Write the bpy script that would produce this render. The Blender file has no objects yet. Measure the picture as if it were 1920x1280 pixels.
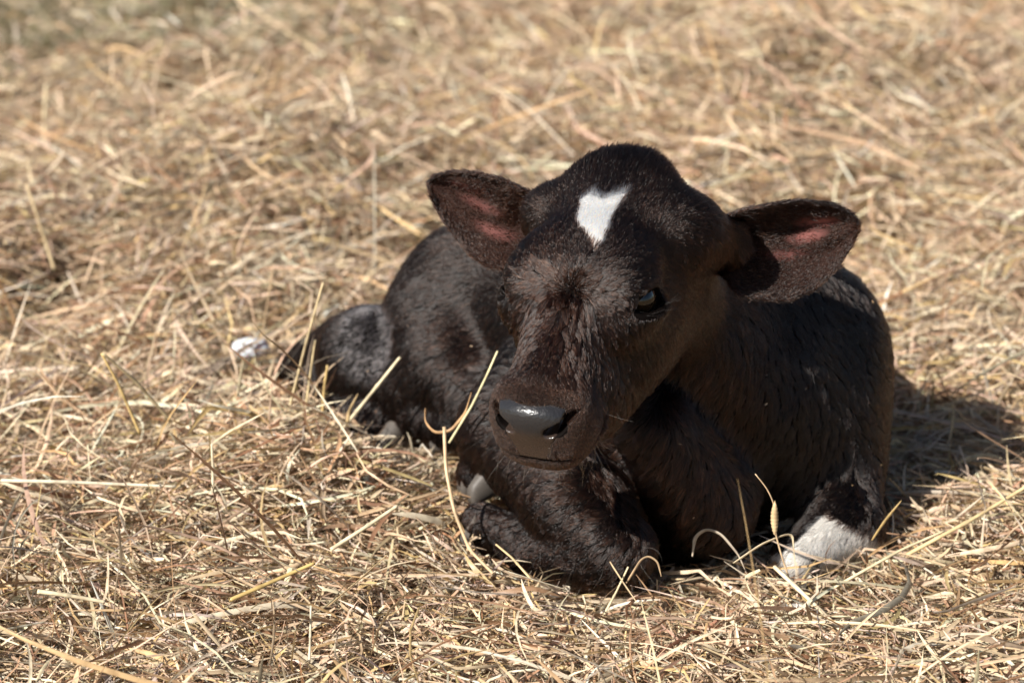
import bpy, math, random
import numpy as np
from mathutils import Vector
from mathutils.kdtree import KDTree
rng = np.random.default_rng(7)
random.seed(7)
S = bpy.context.scene
COL = S.collection
R = math.radians

# ---------------------------------------------------------------- camera, light
CAM = np.array([0.0, -2.283, 1.0]); PITCH = R(18.0); LENS = 85.0
cd = bpy.data.cameras.new('camera'); cam = bpy.data.objects.new('camera', cd); COL.objects.link(cam)
cam.location = CAM; cam.rotation_euler = (math.pi/2 - PITCH, 0, 0)
cd.lens = LENS; cd.sensor_width = 36; cd.clip_start = .05; cd.clip_end = 200
cd.dof.use_dof = True; cd.dof.focus_distance = 2.27; cd.dof.aperture_fstop = 5.3
S.camera = cam
SUN_EL, SUN_AZ = R(37), R(227)          # azimuth clockwise from +Y (north)
sun_dir = Vector((math.sin(SUN_AZ)*math.cos(SUN_EL), math.cos(SUN_AZ)*math.cos(SUN_EL), math.sin(SUN_EL)))
sd = bpy.data.lights.new('sun', 'SUN'); sun = bpy.data.objects.new('sun', sd); COL.objects.link(sun)
sd.energy = 5.0; sd.angle = R(.53); sd.color = (1, .955, .89)
sun.rotation_euler = sun_dir.to_track_quat('Z', 'Y').to_euler()
W = bpy.data.worlds.new('World'); S.world = W; W.use_nodes = True
wn = W.node_tree.nodes; bg = wn['Background']
sky = wn.new('ShaderNodeTexSky'); sky.sky_type = 'NISHITA'; sky.sun_disc = False
sky.sun_elevation = SUN_EL; sky.sun_rotation = SUN_AZ
W.node_tree.links.new(sky.outputs[0], bg.inputs[0]); bg.inputs[1].default_value = .05
S.view_settings.view_transform = 'Standard'; S.view_settings.look = 'None'
S.view_settings.exposure = .56; S.view_settings.gamma = 1
S.cycles.use_denoising = True
S.cycles.max_bounces = 24; S.cycles.diffuse_bounces = 1; S.cycles.glossy_bounces = 8; S.cycles.transmission_bounces = 20
S.cycles_curves.shape = 'RIBBONS'

CLAY = False
VOX = .0025
COAT_N = 640000
HAY_SCALE = 1.0

# ---------------------------------------------------------------- helpers
F_PX = LENS/36*1920
_fw = np.array([0, math.cos(PITCH), -math.sin(PITCH)]); _up = np.array([0, math.sin(PITCH), math.cos(PITCH)])
def at(px, py, Y):
    d = np.array([1., 0, 0])*(px-960)/F_PX + _up*(640-py)/F_PX + _fw
    return CAM + d*((Y-CAM[1])/d[1])
def proj(P):
    v = np.asarray(P)-CAM; d = v@_fw
    return np.stack([960+F_PX*v[..., 0]/d, 640-F_PX*(v@_up)/d], -1)
def nrm(v):
    v = np.asarray(v, float); return v/np.maximum(np.linalg.norm(v, axis=-1, keepdims=True), 1e-12)
def sstep(a, b, x):
    t = np.clip((x-a)/(b-a), 0, 1); return t*t*(3-2*t)

def link_mesh(name, V, faces, mat=None, parent=None, smooth=True):
    """faces: (n,k) int array with k constant"""
    me = bpy.data.meshes.new(name)
    V = np.ascontiguousarray(V, np.float32); Fa = np.ascontiguousarray(faces, np.int32)
    n, k = Fa.shape
    me.vertices.add(len(V)); me.vertices.foreach_set('co', V.ravel())
    me.loops.add(n*k); me.loops.foreach_set('vertex_index', Fa.ravel())
    me.polygons.add(n); me.polygons.foreach_set('loop_start', np.arange(0, n*k, k, dtype=np.int32))
    me.polygons.foreach_set('loop_total', np.full(n, k, np.int32))
    me.update(calc_edges=True)
    me.polygons.foreach_set('use_smooth', np.full(n, smooth, bool))
    if mat: me.materials.append(mat)
    o = bpy.data.objects.new(name, me); COL.objects.link(o)
    if parent: o.parent = parent
    return o
def set_color(o, rgb, name='tint'):
    a = o.data.color_attributes.new(name, 'FLOAT_COLOR', 'POINT')
    c = np.ones((len(o.data.vertices), 4), np.float32); c[:, :3] = rgb
    a.data.foreach_set('color', c.ravel())
def tag(o, label=None, cat=None, group=None, kind=None):
    for k, v in (('label', label), ('category', cat), ('group', group), ('kind', kind)):
        if v: o[k] = v
    return o

def new_mat(name):
    m = bpy.data.materials.new(name); m.use_nodes = True
    return m, m.node_tree.nodes, m.node_tree.links, m.node_tree.nodes['Principled BSDF']

# value noise on numpy points (2D / 3D), smooth
def vnoise(P, seed=0):
    P = np.asarray(P, np.float64); dim = P.shape[-1]
    i = np.floor(P).astype(np.int64); f = P-i; f = f*f*(3-2*f); out = 0
    for c in range(1 << dim):
        w = 1; h = np.full(P.shape[:-1], seed*374761393+668265263, np.int64)
        for d in range(dim):
            b = (c >> d) & 1
            w = w*(f[..., d] if b else 1-f[..., d])
            h = (h ^ ((i[..., d]+b)*(73856093, 19349663, 83492791)[d]))*1274126177 & 0x7fffffff
            h = h ^ (h >> 13)
        h = (h*1103515245+12345) & 0x7fffffff
        out = out+w*(h/0x7fffffff)
    return out
def fbm(P, seed=0, oct=3):
    return sum(vnoise(np.asarray(P)*2**k, seed+k)*.5**k for k in range(oct))/sum(.5**k for k in range(oct))

# ---------------------------------------------------------------- implicit modelling
class Field:
    def __init__(s, lo, hi, h):
        s.lo = np.array(lo, float); s.h = h; s.n = np.ceil((np.array(hi)-s.lo)/h).astype(int)+1
        s.G = np.full(s.n, .05, np.float32)
    def sub(s, lo, hi):
        a = np.clip(np.floor((np.array(lo)-s.lo)/s.h).astype(int), 0, s.n-1)
        b = np.clip(np.ceil((np.array(hi)-s.lo)/s.h).astype(int)+1, 0, s.n)
        if (b <= a).any(): return None
        ax = [(s.lo[d]+s.h*np.arange(a[d], b[d])).astype(np.float32) for d in range(3)]
        return tuple(slice(a[d], b[d]) for d in range(3)), np.meshgrid(*ax, indexing='ij', sparse=True)
    def op(s, fn, lo, hi, k, mode='u'):
        m = k+.012
        r = s.sub(np.array(lo)-m, np.array(hi)+m)
        if r is None: return
        sl, (X, Y, Z) = r
        d = fn(X, Y, Z).astype(np.float32); g = s.G[sl]
        if mode == 'u':
            h = np.maximum(k-np.abs(g-d), 0)/k; s.G[sl] = np.minimum(g, d)-h*h*k*.25
        else:
            h = np.maximum(k-np.abs(g+d), 0)/k; s.G[sl] = np.maximum(g, -d)+h*h*k*.25
    def mesh(s):
        return surface_nets(s.G, s.lo, s.h)
def surface_nets(G, lo, h):
    ins = G < 0
    cnt = np.zeros(tuple(d-1 for d in G.shape), np.int8)
    for dx in (0, 1):
        for dy in (0, 1):
            for dz in (0, 1):
                cnt += ins[dx:G.shape[0]-1+dx, dy:G.shape[1]-1+dy, dz:G.shape[2]-1+dz]
    act = (cnt > 0) & (cnt < 8)
    I = np.argwhere(act); idx = np.full(act.shape, -1, np.int32); idx[act] = np.arange(len(I))
    cor = np.array([[c >> 2 & 1, c >> 1 & 1, c & 1] for c in range(8)])
    val = np.stack([G[tuple((I+c).T)] for c in cor], 1)
    acc = np.zeros((len(I), 3)); num = np.zeros(len(I))
    for a in range(8):
        for b in range(a+1, 8):
            if np.abs(cor[a]-cor[b]).sum() != 1: continue
            va, vb = val[:, a], val[:, b]; m = (va < 0) != (vb < 0)
            t = np.where(m, va/np.where(m, va-vb, 1), 0)[:, None]
            acc += np.where(m[:, None], cor[a]+t*(cor[b]-cor[a]), 0); num += m
    V = lo+h*(I+acc/num[:, None])
    Q = []
    for ax in range(3):
        o = [d for d in range(3) if d != ax]
        sl0 = [slice(None)]*3; sl1 = [slice(None)]*3
        sl0[ax] = slice(0, -1); sl1[ax] = slice(1, None)
        A = ins[tuple(sl0)]; B = ins[tuple(sl1)]
        E = np.argwhere(A != B); E = E[(E[:, o[0]] > 0) & (E[:, o[1]] > 0) & (E[:, o[0]] < G.shape[o[0]]-1) & (E[:, o[1]] < G.shape[o[1]]-1)]
        fl = A[tuple(E.T)]
        q = []
        for (p, r_) in ((1, 1), (0, 1), (0, 0), (1, 0)):
            c = E.copy(); c[:, o[0]] -= p; c[:, o[1]] -= r_
            q.append(idx[tuple(c.T)])
        q = np.stack(q, 1)
        flip = ~fl if ax != 1 else fl
        q[flip] = q[flip][:, ::-1]
        Q.append(q)
    return V, np.concatenate(Q)
def trilin(Fd, P):
    u = (P-Fd.lo)/Fd.h; i = np.clip(np.floor(u).astype(int), 0, Fd.n-2); f = u-i; out = 0
    for c in range(8):
        b = np.array([c >> 2 & 1, c >> 1 & 1, c & 1])
        w = np.prod(np.where(b, f, 1-f), 1); out = out+w*Fd.G[tuple((i+b).T)]
    return out

def capsule(F, a, b, ra, rb, k=.02, flat=(1, 1, 1)):
    a = np.array(a, float); b = np.array(b, float); fl = np.array(flat, float)
    A, B = a/fl, b/fl; ab = B-A; L2 = max(ab@ab, 1e-9)
    def fn(X, Y, Z):
        px, py, pz = X/fl[0]-A[0], Y/fl[1]-A[1], Z/fl[2]-A[2]
        t = np.clip((px*ab[0]+py*ab[1]+pz*ab[2])/L2, 0, 1)
        d = np.sqrt((px-t*ab[0])**2+(py-t*ab[1])**2+(pz-t*ab[2])**2)
        return (d-(ra+(rb-ra)*t))*min(fl)
    r = max(ra, rb)*fl
    F.op(fn, np.minimum(a, b)-r, np.maximum(a, b)+r, k)
def ellipsoid(F, c, rad, M=np.eye(3), k=.02, mode='u'):
    """M columns = world axes of the ellipsoid"""
    c = np.array(c, float); rad = np.array(rad, float); M = np.array(M, float)
    def fn(X, Y, Z):
        x, y, z = X-c[0], Y-c[1], Z-c[2]
        l = [(x*M[0, j]+y*M[1, j]+z*M[2, j])/rad[j] for j in range(3)]
        q = np.sqrt(l[0]**2+l[1]**2+l[2]**2)
        q2 = np.sqrt(sum((l[j]/rad[j])**2 for j in range(3)))
        return q*(q-1)/np.maximum(q2, 1e-6)
    e = np.sqrt(((M*rad)**2).sum(1))
    F.op(fn, c-e, c+e, k, mode)

# ---------------------------------------------------------------- head frame
HF = nrm([-.345, -.785, -.545]); HR = np.array([.935, -.35, .035]); HR = nrm(HR-HF*(HR@HF)); HU = -np.cross(HR, HF)
HO = np.array([.120, .052, .392])
HM = np.stack([HF, HR, HU], 1)                      # local (t, x, y) -> world
def hl(t, x, y): return HO+HM@np.array([t, x, y])
def to_head(P): return (np.asarray(P)-HO)@HM
# profile of the skull: t, half width, top, bottom, roundness
PR = np.array([
 (-.032, .020, .018, -.030, 2.0),
 (-.022, .050, .026, -.070, 2.1),
 (.005, .068, .043, -.085, 2.1),
 (.055, .073, .059, -.094, 2.15),
 (.100, .070, .064, -.098, 2.2),
 (.145, .064, .060, -.098, 2.25),
 (.180, .055, .051, -.094, 2.3),
 (.210, .047, .042, -.088, 2.35),
 (.240, .044, .036, -.085, 2.4),
 (.262, .047, .032, -.077, 2.4),
 (.290, .045, .028, -.070, 2.3),
 (.330, .040, .024, -.058, 2.2)])
TT = np.linspace(-.032, .33, 400)
def _tab(c):
    y = np.interp(TT, PR[:, 0], PR[:, c]); kx = np.arange(-24, 25); kw = np.exp(-(kx/9.)**2); kw /= kw.sum()
    return np.convolve(np.pad(y, 24, mode='edge'), kw, 'valid')
TW, TTOP, TBOT, TN = _tab(1), _tab(2), _tab(3), _tab(4)
def head_fn(X, Y, Z):
    x0, y0, z0 = X-HO[0], Y-HO[1], Z-HO[2]
    t = x0*HF[0]+y0*HF[1]+z0*HF[2]; x = x0*HR[0]+y0*HR[1]+z0*HR[2]; y = x0*HU[0]+y0*HU[1]+z0*HU[2]
    w = np.interp(t, TT, TW); tp = np.interp(t, TT, TTOP); bt = np.interp(t, TT, TBOT); n = np.interp(t, TT, TN)
    yc = (tp+bt)/2+.012; h = (tp-bt)/2
    yy = (y-(tp+bt)/2)/h
    w = w*(1-.20*np.clip(-yy, 0, 1)**1.5-.06*np.clip(yy, 0, 1)**2)
    q = ((np.abs(x)/w)**n+np.abs(yy)**n)**(1/n)
    d = (q-1)*np.minimum(w, h)*.9
    d = np.maximum(d, -.032-t)
    for p, k in ((.89*(t-.3035)+.453*(y+.005), .026), (t-.320, .02), (.80*(t-.31)-.6*(y+.052), .022)):
        m = np.maximum(k-np.abs(d-p), 0)/k; d = np.maximum(d, p)+m*m*k*.25
    return d

def hell(F, t, x, y, rad, k=.015, mode='u', tilt=None):
    M = HM if tilt is None else HM@tilt
    ellipsoid(F, hl(t, x, y), rad, M, k, mode)
def rotx(a):   # rotation in head-local (t,x,y) about the t axis
    c, s = math.cos(a), math.sin(a); return np.array([[1, 0, 0], [0, c, -s], [0, s, c]])
def roty(a):   # about local x (pitch: t/y plane)
    c, s = math.cos(a), math.sin(a); return np.array([[c, 0, s], [0, 1, 0], [-s, 0, c]])
def rotz(a):   # about local y (t/x plane)
    c, s = math.cos(a), math.sin(a); return np.array([[c, -s, 0], [s, c, 0], [0, 0, 1]])

EYES = []
for sx in (1, -1):
    e1 = nrm(np.array([.035, -.016*sx, .013])); e2 = np.array([.32, .88*sx, .34]); e2 = nrm(e2-e1*(e1@e2)); e3 = np.cross(e1, e2)*-sx
    EYES.append((np.array([.151, sx*.0675, .0235]), e1, e2, e3))   # centre, along the slit, outward, up
def build_head(F):
    lo = np.min([hl(t, x, y) for t in (-.04, .335) for x in (-.085, .085) for y in (-.1, .08)], 0)
    hi = np.max([hl(t, x, y) for t in (-.04, .335) for x in (-.085, .085) for y in (-.1, .08)], 0)
    F.op(head_fn, lo, hi, .03)
    hell(F, .012, 0, .034, (.035, .050, .018), .03)            # poll tuft base
    for sx in (1, -1):
        hell(F, .040, sx*.078, .004, (.026, .022, .026), .03)   # ear root
        hell(F, .135, sx*.050, .036, (.036, .022, .016), .03)   # brow ridge
        hell(F, .160, sx*.053, .012, (.030, .020, .020), .02)   # orbit
        hell(F, .125, sx*.054, -.035, (.055, .022, .040), .03)  # cheek muscle
        hell(F, .272, sx*.030, -.006, (.024, .018, .026), .014)  # nostril wing
        hell(F, .262, sx*.026, -.034, (.030, .020, .020), .012)  # upper lip
    hell(F, .258, 0, -.052, (.030, .026, .016), .008)           # chin
    hell(F, .2915, 0, .006, (.0155, .0275, .020), .017)           # nose pad swelling
    detail_head(F)
def detail_head(F):
    for sx, (c, e1, e2, e3) in zip((1, -1), EYES):
        M = HM@np.stack([e1, e2, e3], 1)
        ellipsoid(F, HO+HM@(c+e3*.0130+e2*.0030), (.025, .011, .0070), M, .012)
        ellipsoid(F, HO+HM@(c-e3*.0150-e2*.001), (.021, .008, .0050), M, .010)
        ellipsoid(F, HO+HM@(c+e2*.001), (.0225, .012, .0120), M, .003, 's')
        # nostril: a comma shaped hollow
        hell(F, .2970, sx*.0235, .005, (.016, .0090, .0070), .004, 's', rotz(sx*-.35)@rotx(sx*.45))
        hell(F, .2880, sx*.0325, .010, (.014, .0055, .0055), .004, 's', rotz(sx*-.6))
    # mouth line
    hell(F, .305, 0, -.0300, (.030, .034, .0019), .003, 's', roty(.0))
    for sx in (1, -1): hell(F, .270, sx*.040, -.0360, (.030, .013, .0018), .003, 's', roty(.25))

# ---------------------------------------------------------------- body
def build_body(F):
    A = at(1440, 790, .20); B = at(905, 572, .46)
    capsule(F, A+np.array([-.008, 0, 0]), A*.45+B*.55+np.array([0, 0, .02]), .124, .120, .05)
    capsule(F, A*.45+B*.55+np.array([0, 0, .015]), B, .12, .092, .05)
    capsule(F, A, np.array([.215, .39, .118]), .115, .120, .05)
    capsule(F, np.array([.215, .39, .118]), B, .118, .088, .05)
    capsule(F, at(1500, 640, .24), at(1225, 490, .12), .092, .062, .05)        # neck
    capsule(F, at(1370, 720, .13), at(1250, 600, .07), .09, .065, .05)       # throat
    capsule(F, at(1225, 800, .015), at(1322, 945, .04), .040, .055, .03)
    capsule(F, at(1150, 850, .12), at(1250, 960, .09), .06, .06, .03)        # dewlap
    capsule(F, at(1515, 700, .25), at(1540, 880, .20), .064, .048, .05)         # left shoulder
    capsule(F, at(1560, 890, .145), at(1585, 985, .085), .050, .040, .03)        # left forearm
    capsule(F, at(1585, 985, .08), at(1490, 1050, .025), .040, .026, .015)      # left fore pastern, white
    # right fore leg folded: upper arm, forearm, knee, cannon, pastern
    capsule(F, at(1020, 740, .22), at(940, 800, .16), .07, .045, .03)
    capsule(F, at(945, 820, .15), at(1080, 950, .03), .046, .050, .02)
    capsule(F, at(1080, 950, .03), at(1150, 1030, -.02), .050, .044, .02)
    capsule(F, at(1110, 1045, -.015), at(985, 1030, .03), .034, .028, .008)
    capsule(F, at(985, 1030, .03), at(905, 985, .08), .028, .024, .008)
    # hind quarters
    capsule(F, at(875, 590, .46), at(850, 690, .36), .078, .060, .03)
    capsule(F, at(810, 620, .43), at(900, 760, .30), .060, .050, .03)
    ellipsoid(F, at(695, 672, .44), (.064, .054, .064), k=.010)
    capsule(F, at(700, 700, .42), at(800, 740, .36), .045, .045, .02)
    capsule(F, at(655, 655, .50), at(560, 690, .56), .044, .026, .025)
    capsule(F, at(755, 600, .50), at(650, 640, .54), .022, .024, .015)          # tail root
    capsule(F, at(600, 720, .48), at(690, 800, .36), .026, .022, .015)
    capsule(F, at(690, 790, .38), at(770, 775, .36), .024, .024, .015)
    capsule(F, at(790, 790, .33), at(850, 810, .28), .024, .022, .012)
    capsule(F, at(930, 860, .2), at(895, 890, .14), .03, .022, .012)

def build_ear_roots(F):
    capsule(F, hl(.045, .055, 0), at(1352, 455, .035), .040, .026, .02)
    capsule(F, hl(.030, -.050, 0), at(1000, 440, .115), .024, .012, .03)
    capsule(F, hl(.205, .012, -.050), hl(.06, .03, -.075), .045, .058, .02)      # jaw

FB = Field((-.36, -.24, -.08), (.46, .70, .48), VOX)
build_body(FB)
build_ear_roots(FB)
build_head(FB)
V, Q = FB.mesh()
# drop stray islands is not needed: everything blends into one surface


# ---------------------------------------------------------------- ears (part of the same body mesh)
def resample(pts, n):
    pts = np.array(pts, float); d = np.r_[0, np.cumsum(np.linalg.norm(np.diff(pts, axis=0), axis=1))]; d /= d[-1]
    u = np.linspace(0, 1, n); o = np.stack([np.interp(u, d, pts[:, k]) for k in range(pts.shape[1])], 1)
    for _ in range(3): o[1:-1] = .25*o[:-2]+.5*o[1:-1]+.25*o[2:]
    return o
NS, NV = 70, 49
def make_ear(top, bot, back, dep, lip):
    """top/bot: rows of (px, py, Y) along the two edges from the root to the tip"""
    T = resample([at(*p) for p in top], NS); B = resample([at(*p) for p in bot], NS)
    s = np.linspace(0, 1, NS)[:, None]; v = np.linspace(-1, 1, NV)[None]
    back = nrm(back)
    D = np.interp(s, *dep); Lp = np.interp(s, *lip)
    m = (1+v)/2
    m = m+.0*m
    P = T[:, None]*(1-m)[..., None]+B[:, None]*m[..., None]
    cup = D*(1-np.abs(v)**2.4)
    ridge = .0042*np.cos(v*7.5+1.2)*np.clip(1-np.abs(v)**3, 0, 1)*np.clip((s-.35)/.2, 0, 1)*np.clip((1-s)/.25, 0, 1)
    fold = -Lp*np.clip((v-.35)/.65, 0, 1)**1.5
    off = cup+ridge+fold
    Pin = P+off[..., None]*back
    th = (.0016+.0046*(1-v**2)*(1-.55*s))
    du = np.gradient(Pin, axis=0); dv = np.gradient(Pin, axis=1); N = nrm(np.cross(du, dv))
    if (N*back).sum(-1).mean() < 0: N = -N
    Nb = nrm(N*.6+back*.4)
    Pout = Pin+th[..., None]*Nb
    Vv = np.concatenate([Pin.reshape(-1, 3), Pout.reshape(-1, 3)]); n = NS*NV
    i, j = np.meshgrid(np.arange(NS-1), np.arange(NV-1), indexing='ij'); a = (i*NV+j).ravel()
    q = np.stack([a, a+1, a+NV+1, a+NV], 1)
    qs = [q, q[:, ::-1]+n]
    for col in (0, NV-1):
        b = np.arange(NS-1)*NV+col
        e = np.stack([b, b+NV, b+NV+n, b+n], 1); qs.append(e if col == 0 else e[:, ::-1])
    for row in (0, NS-1):
        b = row*NV+np.arange(NV-1)
        e = np.stack([b, b+1, b+1+n, b+n], 1); qs.append(e[:, ::-1] if row == 0 else e)
    qs = np.concatenate(qs)
    # orient the inside towards -back
    f = Vv[q[len(q)//2]]; nn = np.cross(f[1]-f[0], f[2]-f[1])
    if nn@back > 0: qs = qs[:, ::-1]
    return Vv, qs, Pin, Pout
y0 = .03
EAR_A = make_ear(   # the calf's left ear, on the right of the picture
    [(1300, 440, y0), (1345, 415, y0), (1390, 396, y0), (1437, 385, y0), (1497, 377, y0+.01), (1555, 382, y0+.015), (1590, 396, y0+.02), (1606, 414, y0+.02)],
    [(1310, 500, y0), (1362, 512, y0-.01), (1388, 543, y0-.015), (1437, 552, y0-.015), (1482, 553, y0-.01), (1530, 534, y0), (1570, 500, y0+.01), (1597, 460, y0+.02), (1608, 434, y0+.02)],
    (.22, .93, .1), ([0, .25, .5, .8, 1], [.028, .036, .034, .018, .003]), ([0, .2, .5, .8, 1], [.0, .014, .015, .009, .002]))
y0 = .075
EAR_B = make_ear(
    [(1060, 400, y0), (1017, 376, y0), (985, 357, y0+.005), (946, 338, y0+.015), (893, 324, y0+.03), (848, 322, y0+.045), (820, 327, y0+.05), (806, 340, y0+.055)],
    [(1040, 470, y0-.01), (985, 500, y0-.02), (940, 500, y0-.015), (915, 494, y0-.01), (884, 474, y0+.005), (852, 438, y0+.025), (820, 392, y0+.045), (808, 368, y0+.05), (804, 352, y0+.055)],
    (.05, .97, .0), ([0, .25, .5, .8, 1], [.028, .036, .030, .014, .003]), ([0, .2, .5, .8, 1], [.0, .010, .012, .008, .002]))
nV = len(V)
for e in (EAR_A, EAR_B):
    Q = np.concatenate([Q, e[1]+len(V)]); V = np.concatenate([V, e[0]])

nE = (len(V)-nV)//2
# ---------------------------------------------------------------- calf materials
STAR = np.array([[.0641,-.0237],[.0541,-.0146],[.0585,-.0071],[.0605,.0013],[.0547,.0095],[.0447,.0224],[.0562,.0213],[.0705,.0185],[.0822,.0175],[.0952,.0197],[.1107,.0198],[.1278,.0175],[.1243,.011],[.1143,.0014],[.1079,-.0083],[.0927,-.0165],[.0762,-.0203]])
def in_poly(p, poly):
    x, y = p[:, 0], p[:, 1]; c = np.zeros(len(p), bool); n = len(poly)
    for i in range(n):
        x1, y1 = poly[i]; x2, y2 = poly[(i+1) % n]
        m = ((y1 > y) != (y2 > y)) & (x < (x2-x1)*(y-y1)/(y2-y1+1e-12)+x1); c ^= m
    return c
def pad_mask(H):
    t, x, y = H[:, 0], H[:, 1], H[:, 2]
    wy = np.interp(y, [-.030, -.022, -.012, -.002, .008, .016, .024, .029], [.012, .017, .0205, .0250, .0315, .0330, .0320, .0300])
    return np.minimum.reduce([wy-np.abs(x), 0.0270-7*x*x-y, y+.0285, t-.274])
def eye_d(H):      # distance (approx) inside the lid opening
    r = []
    for c, e1, e2, e3 in EYES:
        d = H-c; a, b, n = d@e1, d@e3, d@e2
        r.append(np.where(np.abs(n) < .02, np.sqrt((a/.0225)**2+(b/.0120)**2), 9))
    return np.minimum(*r)
SOCK_A, SOCK_B = at(1578, 980, .08), at(1490, 1050, .025)
def sock_mask(P, j=0.):
    d = nrm(SOCK_B-SOCK_A); q = P-SOCK_A; t = q@d; r = np.linalg.norm(q-t[:, None]*d, axis=1)
    return (t > -.016+j) & (r < .065) & (P[:, 2] < .056+j-.55*np.abs(P[:, 0]-.328))
def inner_ear(P, k):
    return 0
BLACK = np.array([.0042, .0027, .0022]); WHITE = np.array([.80, .76, .70])

HD = to_head(V)
isEar = np.zeros(len(V), int); isEar[nV:nV+nE] = 1; isEar[nV+nE:] = 2
HEADREG = (HD[:, 0] > -.03) & (np.abs(HD[:, 1]) < .11) & (HD[:, 2] > -.11) & (HD[:, 0] < .34)
tint = np.tile(BLACK*.9, (len(V), 1))
star_v = in_poly(HD[:, :2], STAR) & (HD[:, 2] > .03) & (isEar == 0)
tint[star_v] = WHITE*.75
tint[(isEar == 0) & sock_mask(V)] = WHITE*.7
# bare pink skin and skin folds in the ears
ear_s = np.zeros(len(V)); ear_v = np.zeros(len(V)); ear_in = np.zeros(len(V), bool)
gs, gv = np.meshgrid(np.linspace(0, 1, NS), np.linspace(-1, 1, NV), indexing='ij')
for k in (0, 1):
    o = nV+k*nE; n = NS*NV
    ear_s[o:o+n] = gs.ravel(); ear_s[o+n:o+2*n] = gs.ravel(); ear_v[o:o+n] = gv.ravel(); ear_v[o+n:o+2*n] = gv.ravel()
    ear_in[o:o+n] = True
PINK = np.array([.36, .14, .125])
def pinkness(s, v, k):
    if k == 0: spots = ((.70, -.28, .13, .17, .75), (.62, .04, .11, .12, .5), (.48, .36, .12, .10, .3))
    else: spots = ((.70, -.38, .17, .13, .30), (.56, -.02, .15, .13, .22), (.42, .42, .14, .14, .28))
    m = 0
    for s0, v0, rs, rv, a in spots: m = np.maximum(m, a*np.clip(1.35-np.sqrt(((s-s0)/rs)**2+((v-v0)/rv)**2), 0, 1))
    return np.clip(m*(.55+.9*vnoise(np.stack([s*9, v*11], -1), 93)), 0, 1)
for k in (0, 1):
    m = (isEar == k+1) & ear_in; p = pinkness(ear_s[m], ear_v[m], k)[:, None]
    tint[m] = np.array([.026, .013, .010])*(1-p)+PINK*p

m_skin, n, l, b = new_mat('calf_skin')
a = n.new('ShaderNodeAttribute'); a.attribute_name = 'tint'; l.new(a.outputs['Color'], b.inputs['Base Color'])
b.inputs['Roughness'].default_value = .7; b.inputs['Specular IOR Level'].default_value = .06
m_nose, n, l, b = new_mat('wet_nose')
no = n.new('ShaderNodeTexNoise'); no.inputs['Scale'].default_value = 300; no.inputs['Detail'].default_value = 2
tc = n.new('ShaderNodeTexCoord'); l.new(tc.outputs['Object'], no.inputs['Vector'])
bp = n.new('ShaderNodeBump'); bp.inputs['Strength'].default_value = .5; bp.inputs['Distance'].default_value = .0012
l.new(no.outputs['Fac'], bp.inputs['Height']); l.new(bp.outputs[0], b.inputs['Normal'])
a = n.new('ShaderNodeAttribute'); a.attribute_name = 'tint'; l.new(a.outputs['Color'], b.inputs['Base Color'])
b.inputs['Roughness'].default_value = .27; b.inputs['Specular IOR Level'].default_value = .7
m_hair, n, l, b = new_mat('calf_hair'); n.remove(b)
hb = n.new('ShaderNodeBsdfHairPrincipled'); hb.model = 'CHIANG'; hb.parametrization = 'COLOR'
hi_ = n.new('ShaderNodeHairInfo'); a = n.new('ShaderNodeAttribute'); a.attribute_name = 'tint'
mx = n.new('ShaderNodeMix'); mx.data_type = 'RGBA'; mx.blend_type = 'MULTIPLY'; mx.inputs[0].default_value = 1
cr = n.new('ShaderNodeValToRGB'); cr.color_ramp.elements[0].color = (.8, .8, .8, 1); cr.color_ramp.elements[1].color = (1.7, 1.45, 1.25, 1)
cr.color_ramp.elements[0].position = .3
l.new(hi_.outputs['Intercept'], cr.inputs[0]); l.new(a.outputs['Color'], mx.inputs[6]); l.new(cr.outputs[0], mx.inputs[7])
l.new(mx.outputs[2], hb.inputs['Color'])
hb.inputs['Roughness'].default_value = .21; hb.inputs['Radial Roughness'].default_value = .45; hb.inputs['Coat'].default_value = .0
hb.inputs['IOR'].default_value = 1.45
l.new(hb.outputs[0], n['Material Output'].inputs[0])
m_eye, n, l, b = new_mat('eye_ball')
a = n.new('ShaderNodeAttribute'); a.attribute_name = 'tint'; l.new(a.outputs['Color'], b.inputs['Base Color'])
b.inputs['Roughness'].default_value = .08; b.inputs['Coat Weight'].default_value = 1; b.inputs['Coat Roughness'].default_value = .02
m_hoof, n, l, b = new_mat('hoof_horn')
no = n.new('ShaderNodeTexNoise'); no.inputs['Scale'].default_value = 110; no.inputs['Detail'].default_value = 8; no.inputs['Roughness'].default_value = .75
cr = n.new('ShaderNodeValToRGB'); cr.color_ramp.elements[0].color = (.02, .02, .022, 1); cr.color_ramp.elements[1].color = (.17, .145, .12, 1)
cr.color_ramp.elements[0].position = .32; cr.color_ramp.elements[1].position = .66
l.new(no.outputs['Fac'], cr.inputs[0]); l.new(cr.outputs[0], b.inputs['Base Color']); b.inputs['Roughness'].default_value = .55
m_drop, n, l, b = new_mat('clear_drop')
b.inputs['Transmission Weight'].default_value = 1; b.inputs['Roughness'].default_value = .03; b.inputs['IOR'].default_value = 1.34
b.inputs['Base Color'].default_value = (.8, .8, .82, 1)

# ---------------------------------------------------------------- calf objects
calf = bpy.data.objects.new('calf', None); COL.objects.link(calf); calf.location = (.12, .2, .02)
tag(calf, 'young dark brown calf with a white star on its forehead, lying in the hay', 'calf')
OFF = np.array(calf.location)
body = link_mesh('body', V-OFF, Q, m_skin, calf); set_color(body, tint)

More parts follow.
